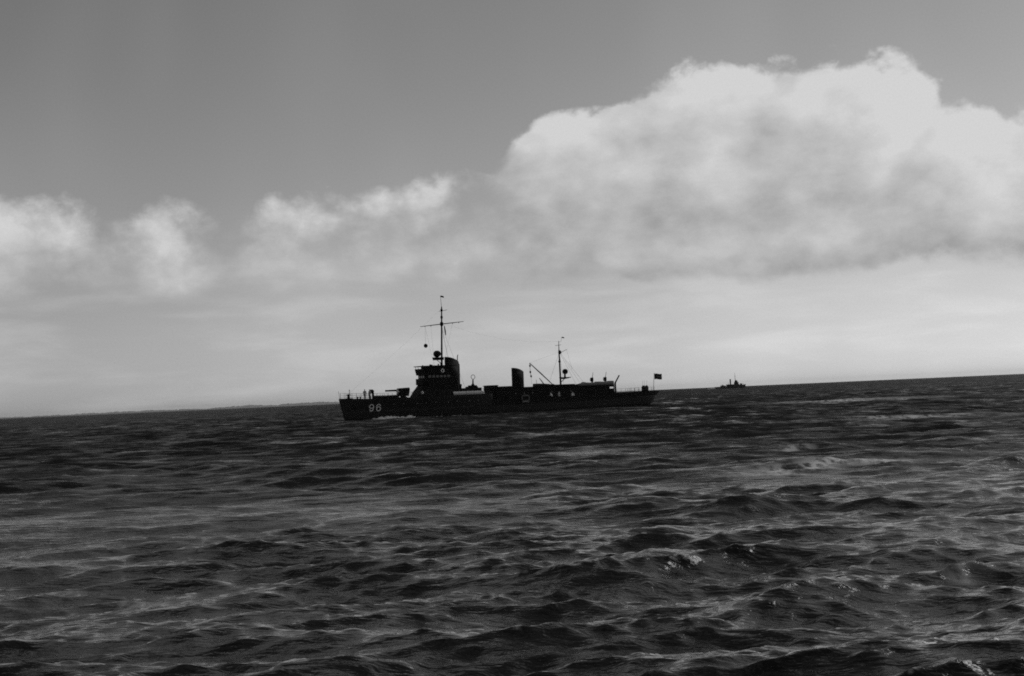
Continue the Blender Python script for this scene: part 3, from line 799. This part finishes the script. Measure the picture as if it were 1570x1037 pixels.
bm = NB(); lathe(bm, [(.15, -.5), (.5, -.42), (.6, -.1), (.6, .45), (.56, .5), (.5, .5)], (19.6, 0, 11.24), 18, 'y'); ball(bm, (19.6, 0, 11.24), .56, 14); link('lamp_housing', bm, M_DARK, slt)
bm = NB(); tube(bm, [(19.6, -.55, 11.2), (19.6, -.5, 10.75), (19.6, 0, 10.65), (19.6, .5, 10.75), (19.6, .55, 11.2)], .05, 6); link('yoke', bm, M_DARK, slt)
bm = NB()
for y in (-2.3, 2.3):
    for dx in (1.0, 3.2): wire(bm, (MX(16.2), 0, 16.2), (20.6 + dx, y, 4.9))
wire(bm, (MX(19.5), 0, 19.5), (1.0, 0, 4.0), .006, .3)
for q in (.5, -.78, -.5): wire(bm, c + dv * q, (19.8, -1.8 * (1 if q > 0 else -1), 9.1), .010)
link('rigging', bm, M_WIRE, fm_)
bm = NB(); p = c + dv * .06 + Vector((.28, 0, -.3))
tube(bm, [p, p + Vector((.03, 0, -.4)), p + Vector((.12, 0, -1.0)), p + Vector((.2, 0, -1.75))], [.05, .10, .13, .08], 7); link('furled_signal_flag', bm, M_FLAG, fm_)

am = empty('mainmast'); am.parent = ship
bm = NB(); tube(bm, [(45.48, 0, 4.8), (45.46, 0, 9.2), (45.44, 0, 11.4)], [.18, .15, .12], 10); link('lower_mast', bm, M_SUP, am)
bm = NB(); tube(bm, [(45.44, 0, 11.2), (45.46, 0, 13.1)], [.09, .05], 8); link('topmast', bm, M_DARK, am)
bm = NB(); tube(bm, [(45.15, .75, 12.28), (45.45, 0, 12.3), (45.6, -.6, 12.32)], .04, 6); link('crosstree', bm, M_DARK, am)
bm = NB(); lathe(bm, [(.14, 10.6), (.3, 10.75), (.28, 11.15), (.14, 11.3)], (45.6, 0, 0), 12); link('masthead_fitting', bm, M_DARK, am)
bm = NB(); lathe(bm, [(.15, 9.0), (.24, 9.1), (.24, 9.3), (.15, 9.4)], (45.44, 0, 0), 10); link('mast_band', bm, M_DARK, am)
bm = NB(); tube(bm, [(45.55, 0, 10.75), (47.2, -.05, 11.5)], [.05, .03], 6); link('gaff', bm, M_DARK, am)
bm = NB(); tube(bm, [(45.5, 0, 6.05), (46.5, 0, 6.0), (47.4, 0, 6.1)], [.2, .16, .12], 8); prism(bm, [(45.5, -.5), (47.4, -.5), (47.7, -.3), (47.7, .3), (47.4, .5), (45.5, .5)], 6.05, 6.2); tube(bm, [(46.5, 0, 6.0), (45.5, 0, 5.2)], .07, 6)
link('searchlight_platform', bm, M_SUP, am)
sl2 = empty('searchlight'); sl2.parent = ship
bm = NB(); ball(bm, (46.54, 0, 7.25), .48, 16); lathe(bm, [(.42, -.42), (.5, -.3), (.5, .1)], (46.54, 0, 7.25), 16, 'y'); link('lamp_housing', bm, M_DARK, sl2)
bm = NB(); tube(bm, [(46.5, 0, 6.2), (46.52, 0, 6.9)], [.2, .16], 8); link('yoke', bm, M_DARK, sl2)
bm = NB()
for y, xx in ((-2.2, 44.0), (2.2, 44.0), (-2.2, 47.6), (2.2, 47.6), (-1.2, 50.3)): wire(bm, (45.5, 0, 11.0), (xx, y, 4.6), .016)
wire(bm, (47.1, -.05, 11.45), (48.2, 0, 7.6), .014); wire(bm, (46.3, 0, 9.9), (49.8, 0, 5.0), .016)
wire(bm, c + Vector((.1, 0, .2)), (45.45, 0, 13.0), .005, 1.2)
link('rigging', bm, M_WIRE, am)
bm = NB(); tube(bm, [(45.9, -.1, 12.9), (46.05, -.2, 13.85)], .02, 5); wire(bm, (45.46, 0, 12.95), (45.9, -.1, 12.92), .02); link('flag_pole', bm, M_WIRE, am)

# cargo derrick
dk = empty('derrick'); dk.parent = ship
bm = NB(); tube(bm, [(43.75, 0, 4.85), (41.3, 0, 6.98), (38.85, 0, 9.06)], [.08, .12, .08], 8); link('boom', bm, M_SUP, dk)
bm = NB(); lathe(bm, [(.3, 4.6), (.3, 4.9), (.15, 5.0)], (43.75, 0, 0), 12); link('heel_socket', bm, M_DARK, dk)
for x, z, r in ((38.9, 8.55, .17), (38.92, 7.4, .17), (39.05, 6.6, .17)):
    bm = NB(); ball(bm, (x, 0, z), r, 8, sz=1.4); link('tackle_block', bm, M_DARK, dk)
bm = NB(); wire(bm, (38.85, 0, 9.05), (38.92, 0, 7.4), .04); wire(bm, (38.92, 0, 7.4), (39.05, 0, 6.5), .05); wire(bm, (38.85, 0, 9.06), (45.45, 0, 11.0), .008); wire(bm, (39.05, 0, 6.5), (39.1, 0, 5.1), .018); link('fall', bm, M_WIRE, dk)
bm = NB(); tube(bm, [(40.84, 0, 6.19), (41.79, 0, 5.0)], [.06, .11], 7); link('boat_davit', bm, M_SUP, ship)
bm = NB(); tube(bm, [(40.2, 0, 5.1), (40.15, 0, 5.9)], .04, 6); link('boat_davit', bm, M_SUP, ship)

# ------------------------------------------------------------------ things carried by the ship, each on its own
def at_ship(o, x, y, z, rz=0):
    o.location = SM @ Vector((x, y, z)); o.rotation_euler = (0, 0, YAW + rz); return o
bm = NB(); ball(bm, (0, 0, 0), .37, 18); ringtube(bm, (0, 0, 0), .37, .012, 'y', 24, 5)
tube(bm, [(0, 0, .36), (0, 0, 3.2)], .012, 5)
bp_ = c + dv * -.78
tag(at_ship(link('signal_ball', bm, M_DARK), bp_.x, bp_.y, 12.92), 'black signal ball hoisted left of the tall foremast', 'signal ball')
def flag(name, w, h, nx, nz, wave, band, label, x, y, z, rz=0, droop=0.0):
    bm = NB(); g = []
    for i in range(nx + 1):
        u = i / nx
        g.append([bm.verts.new((u * w, wave * math.sin(u * 7) * u ** .5 + .12 * wave * math.sin(j + u * 5), -h * (1 - j / nz) - droop * u * u + .05 * h * math.sin(u * 6.5))) for j in range(nz + 1)])
    for i in range(nx):
        for j in range(nz):
            f = bm.faces.new((g[i][j], g[i + 1][j], g[i + 1][j + 1], g[i][j + 1])); f.smooth = True
            f.material_index = 1 if band and abs((j + .5) / nz - .5) < .12 and i > nx * .25 else 0
    o = link(name, bm, [M_FLAG, M_FLAG2]); o.modifiers.new('thick', 'SOLIDIFY').thickness = .01
    tag(at_ship(o, x, y, z, rz), label, 'flag'); return o
flag('ensign', 1.55, 1.1, 14, 8, .14, True, 'dark ensign with a paler band flying from the stern staff', 67.27, 0, 6.2, R(-20), .05)
flag('pennant', .62, .3, 8, 3, .05, False, 'tiny dark pennant at the very top of the foremast', MX(21.85) - .24, 0, 21.78, R(-20), .12)
flag('pennant', .5, .22, 8, 3, .05, False, 'tiny dark pennant beside the top of the after mast', 46.05, -.2, 13.85, R(-20), .08)
def lifebuoy(x, y, z, label, r=.26):
    bm = NB(); ringtube(bm, (0, 0, 0), r, .09, 'y', 22, 10)
    o = link('lifebuoy', bm, M_WHITE)
    for k in range(4):
        t = R(45 + 90 * k); b2 = NB(); ringtube(b2, (r * math.cos(t), 0, r * math.sin(t)), .10, .014, 'x', 12, 5); link('lashing', b2, M_RAFT, o)
    tag(at_ship(o, x, y, z), label, 'lifebuoy', 'lifebuoys on the minesweeper')
lifebuoy(19.05, -2.86, 8.12, 'white lifebuoy added for a bright gap at the upper bridge side just below the foremast')  # added white ring, standing in for bright sky through a gap
lifebuoy(14.9, -2.78, 4.35, 'white lifebuoy low on the deckhouse front behind the forward gun', .18)
# carley float hung on the port bulwark
raft = empty('life_raft'); at_ship(raft, 35.0, -4.48, 2.55)
tag(raft, 'grey oval life raft slung outboard between the after funnel and derrick', 'life raft')
bm = NB()
n = 26; rings = []
for i in range(n):
    t = 2 * math.pi * i / n; cxp = .75 * math.copysign(abs(math.cos(t)) ** .6, math.cos(t)); czp = .48 * math.copysign(abs(math.sin(t)) ** .6, math.sin(t))
    nrm = Vector((math.cos(t), 0, math.sin(t)))
    rings.append([bm.verts.new(Vector((cxp, 0, czp)) + nrm * (.13 * math.cos(s)) + Vector((0, .13 * math.sin(s), 0))) for s in [2 * math.pi * k / 8 for k in range(8)]])
for i in range(n):
    for k in range(8): bm.faces.new((rings[i][k], rings[i][(k + 1) % 8], rings[(i + 1) % n][(k + 1) % 8], rings[(i + 1) % n][k])).smooth = True
link('float_ring', bm, M_RAFT, raft)
bm = NB()
for k in range(-3, 4): tube(bm, [(k * .2, .02, -.42), (k * .2, .02, .42)], .02, 5)
link('net_floor', bm, M_WIRE, raft)
bm = NB(); box(bm, -.7, .7, -.08, .08, -.66, -.6); link('chock', bm, M_CANVAS, raft)

# crew ---------------------------------------------------------------
def person(x, y, z, face, label, jacket, h=1.74, lean=0.0, arms='down', trousers=None):
    """skeleton grown with a Skin modifier; jacket and cap are children. Local +x is the way the person faces."""
    root = empty('person'); at_ship(root, x, y, z, face); tag(root, label, 'person', 'crew on the minesweeper')
    k = h / 1.74
    def lean_p(p):
        px, py, pz = p
        if pz > .92:
            d = pz - .92; px, pz = px + d * math.sin(lean), .92 + d * math.cos(lean)
        return (px * k, py * k, pz * k)
    def skin(name, V, E, rad, mats, pick=None, root_i=0):
        me = bpy.data.meshes.new(name); me.from_pydata([lean_p(v) for v in V], E, [])
        o = bpy.data.objects.new(name, me); COL.objects.link(o); o.parent = root
        sk = o.modifiers.new('skin', 'SKIN'); sk.use_smooth_shade = True
        lay = me.skin_vertices[0] if me.skin_vertices else None
        if lay is None:
            bpy.context.view_layer.objects.active = o; lay = me.skin_vertices[0]
        for i, r_ in enumerate(rad): lay.data[i].radius = (r_ * k, r_ * k) if not isinstance(r_, tuple) else (r_[0] * k, r_[1] * k); lay.data[i].use_root = (i == root_i)
        o.modifiers.new('sub', 'SUBSURF').levels = 1; o.modifiers['sub'].render_levels = 2
        for m_ in mats: me.materials.append(m_)
        return o
    if arms == 'down': A = lambda s: [(0, s * .20, 1.42), (-.03, s * .27, 1.14), (.05, s * .27, .88), (.07, s * .265, .80)]
    elif arms == 'fwd': A = lambda s: [(0, s * .20, 1.42), (.10, s * .27, 1.18), (.36, s * .20, 1.16), (.44, s * .19, 1.17)]
    else: A = lambda s: [(0, s * .20, 1.42), (.05, s * .28, 1.18), (.22, s * .16, .98), (.28, s * .12, .95)]
    V = [(0, 0, .95), (0, 0, 1.15), (0, 0, 1.38), (.01, 0, 1.52), (.03, 0, 1.60), (.035, 0, 1.72)]
    E = [(0, 1), (1, 2), (2, 3), (3, 4), (4, 5)]
    rad = [(.15, .12), (.14, .11), (.17, .12), .055, .085, .075]
    for s in (-1, 1):
        b0 = len(V); V += A(s); E += [(2, b0), (b0, b0 + 1), (b0 + 1, b0 + 2), (b0 + 2, b0 + 3)]; rad += [.075, .058, .042, .045]
        hx, hy, hz = A(s)[3]; ex, ey, ez = A(s)[2]; d = Vector((hx - ex, hy - ey, hz - ez)).normalized()
        b1 = len(V)
        for q in range(4):                                   # four fingers of unequal length
            o_ = Vector((hx, hy, hz)) + Vector((.025 * (q - 1.5), 0, 0)) + d * .04
            L_ = (.07, .085, .08, .06)[q]
            V.append(tuple(o_)); V.append(tuple(o_ + d * L_ * .6)); V.append(tuple(o_ + d * L_ + Vector((.012, -s * .012, 0))))
            n_ = len(V); E += [(b0 + 3, n_ - 3), (n_ - 3, n_ - 2), (n_ - 2, n_ - 1)]; rad += [.010, .009, .007]
        tp = Vector((hx, hy, hz)) + Vector((.05, -s * .01, 0))    # thumb
        V.append(tuple(tp)); V.append(tuple(tp + d * .05 + Vector((.02, 0, 0)))); n_ = len(V); E += [(b0 + 3, n_ - 2), (n_ - 2, n_ - 1)]; rad += [.012, .009]
        l0 = len(V); V += [(0, s * .10, .90), (.02, s * .11, .50), (-.02, s * .12, .09), (.10, s * .13, .035), (.17, s * .135, .03)]
        E += [(0, l0), (l0, l0 + 1), (l0 + 1, l0 + 2), (l0 + 2, l0 + 3), (l0 + 3, l0 + 4)]; rad += [.10, .068, .05, .045, .03]
    skin('body', V, E, rad, [M_SKIN])
    V = [(0, 0, .90), (0, 0, 1.15), (0, 0, 1.38), (.01, 0, 1.47)]; E = [(0, 1), (1, 2), (2, 3)]; rad = [(.19, .15), (.165, .135), (.19, .145), .07]
    for s in (-1, 1):
        a = A(s); b0 = len(V); V += a[:3]; E += [(2, b0), (b0, b0 + 1), (b0 + 1, b0 + 2)]; rad += [.09, .075, .062]
    skin('jacket', V, E, rad, [jacket])
    V = [(0, 0, .97), (0, 0, .92)]; E = [(0, 1)]; rad = [(.175, .14), (.18, .15)]
    for s in (-1, 1):
        b0 = len(V); V += [(0, s * .105, .84), (.02, s * .11, .5), (-.02, s * .12, .07)]; E += [(1, b0), (b0, b0 + 1), (b0 + 1, b0 + 2)]; rad += [.125, .09, .085]
    skin('trousers', V, E, rad, [trousers or M_TROU])
    ang = lean
    def hp(p): return Vector(lean_p(p))
    bm = NB(); cc = hp((.02, 0, 1.745)); ball(bm, cc, .092 * k, 12, sz=.55); lathe(bm, [(.10 * k, 0), (.11 * k, .02), (.10 * k, .04)], cc, 12); link('cap', bm, M_HAIR, root, True)
    bm = NB(); ball(bm, hp((-.01, 0, 1.69)), .087 * k, 12); link('hair', bm, M_HAIR, root, True)
    for s in (-1, 1): bm = NB(); ball(bm, hp((.105, s * .032, 1.665)), .012 * k, 6); link('eye', bm, M_HAIR, root)
    bm = NB(); tube(bm, [hp((.10, 0, 1.665)), hp((.138, 0, 1.625)), hp((.105, 0, 1.615))], [.008 * k, .015 * k, .01 * k], 6); link('nose', bm, M_SKIN, root)
    bm = NB(); tube(bm, [hp((.108, -.024, 1.59)), hp((.115, 0, 1.588)), hp((.108, .024, 1.59))], .006 * k, 5); link('mouth', bm, M_HAIR, root)
    for s in (-1, 1): bm = NB(); ball(bm, hp((.025, s * .088, 1.655)), .022 * k, 6, sz=1.4); link('ear', bm, M_SKIN, root)
    return root
person(4.9, -.3, 3.62, R(-100), 'seaman in grey jacket at the bow side of the forecastle ventilator', M_GREYJ, 1.68)
person(5.72, -.55, 3.6, R(200), 'seaman in grey jacket standing close against the forecastle ventilator', M_GREYJ, 1.66)
person(10.75, -1.25, 3.55, R(-10), 'seaman in white jacket beside the barrel of the forward gun', M_JACK, 1.70, 0, 'fwd')
person(41.45, -3.35, 1.76, R(150), 'sailor in white jacket bent forward on the side deck below the derrick', M_JACK, 1.75, .45, 'fwd')
person(43.0, -3.25, 1.76, R(-60), 'sailor in grey jacket standing below the after mast between two white-clad mates', M_GREYJ, 1.78)
person(46.0, -3.3, 1.78, R(-120), 'sailor in white jacket alone on the side deck aft of the mast', M_JACK, 1.55, .1)

# ------------------------------------------------------------------ second warship, far off on the right
D2, A2 = 2450.0, R(8.62)
far = empty('escort_ship', (D2 * math.sin(A2), D2 * math.cos(A2), 0), 0)
tag(far, 'tiny distant warship on the horizon at right, steaming right', 'warship')
far.rotation_euler = (0, 0, R(180 - 28) )
H2 = Hull(0.0, 56.0, 53.0, 8.0, 5.6, 1.5)
bm = NB()
z2 = lambda x: 3.2 + 2.3 * sstep(24, 8, x) + .3 * sstep(8, 0, x)
T2 = [(.5 - .5 * math.cos(math.pi * i / 40)) * .998 + .001 for i in range(41)]
P, S = loft(bm, H2, T2, lambda x: -2, lambda x: float(z2(x)), 6, lambda z: 0); cap(bm, P, S, 0)
FO = 28.0
for v in bm.verts: v.co.x -= FO
link('hull', bm, M_BULW, far)
def fbox(name, x0, x1, w, z0, z1, bev=.15):
    b = NB(); box(b, x0 - FO, x1 - FO, -w, w, z0, z1, bev=bev); return link(name, b, M_SUP, far)
fbox('deckhouse', 12, 34, 2.6, 2.6, 6.6); fbox('bridge', 13.5, 20, 2.4, 6.5, 10.2); fbox('bridge_top', 15, 19, 1.8, 10.0, 12.0)
bm = NB(); prism(bm, [(14.5 - FO, -.5), (19.5 - FO, -.5), (19.5 - FO, .5), (14.5 - FO, .5)], 12, 13.6, [(16.6 - FO, -.4), (18.2 - FO, -.4), (18.2 - FO, .4), (16.6 - FO, .4)]); link('director', bm, M_SUP, far)
bm = NB(); tube(bm, [(18.0 - FO, 0, 10), (18.6 - FO, 0, 18), (18.9 - FO, 0, 26)], [.5, .35, .15], 8); tube(bm, [(18.4 - FO, -2.5, 20), (18.4 - FO, 2.5, 20)], .15, 6); link('foremast', bm, M_SUP, far)
bm = NB(); lathe(bm, [(1.15, 5), (1.15, 15.2), (1.0, 15.6), (.8, 15.6)], (27.2 - FO, 0, 0), 14); link('funnel', bm, M_SUP, far)
bm = NB(); tube(bm, [(31 - FO, 0, 5), (31 - FO, 0, 10.5)], [.3, .12], 6); link('mainmast', bm, M_SUP, far)
fbox('after_house', 36, 45, 1.8, 2.8, 5.0)
bm = NB(); box(bm, 7 - FO, 10 - FO, -1.2, 1.2, 5.0, 7.6, bev=.2); tube(bm, [(7.5 - FO, 0, 6.8), (3.5 - FO, 0, 7.0)], .22, 8); link('gun', bm, M_SUP, far)
bm = NB(); box(bm, 40 - FO, 42 - FO, -1, 1, 4.9, 6.3, bev=.2); tube(bm, [(41.5 - FO, 0, 5.9), (45.2 - FO, 0, 6.2)], .2, 8); link('gun', bm, M_SUP, far)

# ------------------------------------------------------------------ foam along the hulls
def foam_lumps(name, spots, label):
    bm = NB(); rng = random.Random(5)
    for (x, y, z, r, ln, hh) in spots:
        prof = 7; seg = 9; rings = []
        for i in range(5):
            a = math.pi / 2 * i / 4
            ring = []
            for k in range(seg):
                t = 2 * math.pi * k / seg; j = rng.uniform(.7, 1.25)
                ring.append(bm.verts.new((x + ln * math.cos(t) * math.cos(a) * j, y + r * math.sin(t) * math.cos(a) * j, z + hh * math.sin(a) * rng.uniform(.8, 1.2) - .12)))
            rings.append(ring)
        for a, b in zip(rings, rings[1:]):
            for k in range(seg): bm.faces.new((a[k], a[(k + 1) % seg], b[(k + 1) % seg], b[k])).smooth = True
    o = link(name, bm, M_FOAM); tag(o, label, kind='stuff'); return o
rg = random.Random(21); spots = []
for i in range(170):
    u = rg.random() ** 1.3
    x = 6.0 + 20 * u
    amp_ = math.exp(-((x - 8.5) / 2.8) ** 2) + .9 * math.exp(-((x - 12.2) / .9) ** 2) + .22
    p = on_hull(x, .05, -1, .15 + rg.random() * (.25 + .5 * amp_))
    q = SM @ p
    spots.append((q.x, q.y, .0, .12 + .15 * rg.random(), .25 + .4 * rg.random(), (.16 + .30 * rg.random()) * (amp_ + .2)))
foam_lumps('bow_wave', spots, 'thin white bow wave breaking along the minesweeper hull')
spots = []
for i in range(70):
    u = rg.random(); L_ = Matrix.Rotation(R(152), 4, 'Z') @ Vector((27 + 11 * u, rg.uniform(-3, 3) * (1 + u), 0))
    spots.append((far.location.x + L_.x, far.location.y + L_.y, .2, .8 + rg.random(), 1.0 + rg.random(), (.5 + 1.4 * rg.random()) * (1.1 - .8 * u)))
foam_lumps('stern_wake', spots, 'white wake behind the distant warship')

# ------------------------------------------------------------------ air between the camera and the far coast
bm = NB(); box(bm, -30000, 30000, -30000, 30000, -4, 90)
hz = link('haze', bm, [])
hm_ = bpy.data.materials.new('haze_air'); hm_.use_nodes = True
t_ = hm_.node_tree; t_.nodes.remove(t_.nodes['Principled BSDF'])
pv = t_.nodes.new('ShaderNodeVolumePrincipled'); pv.inputs['Color'].default_value = (.9, .9, .9, 1); pv.inputs['Density'].default_value = 1.5e-5; pv.inputs['Anisotropy'].default_value = .2
t_.links.new(pv.outputs[0], t_.nodes['Material Output'].inputs['Volume'])
hz.data.materials.append(hm_); tag(hz, 'thin sea haze filling the air', kind='stuff')
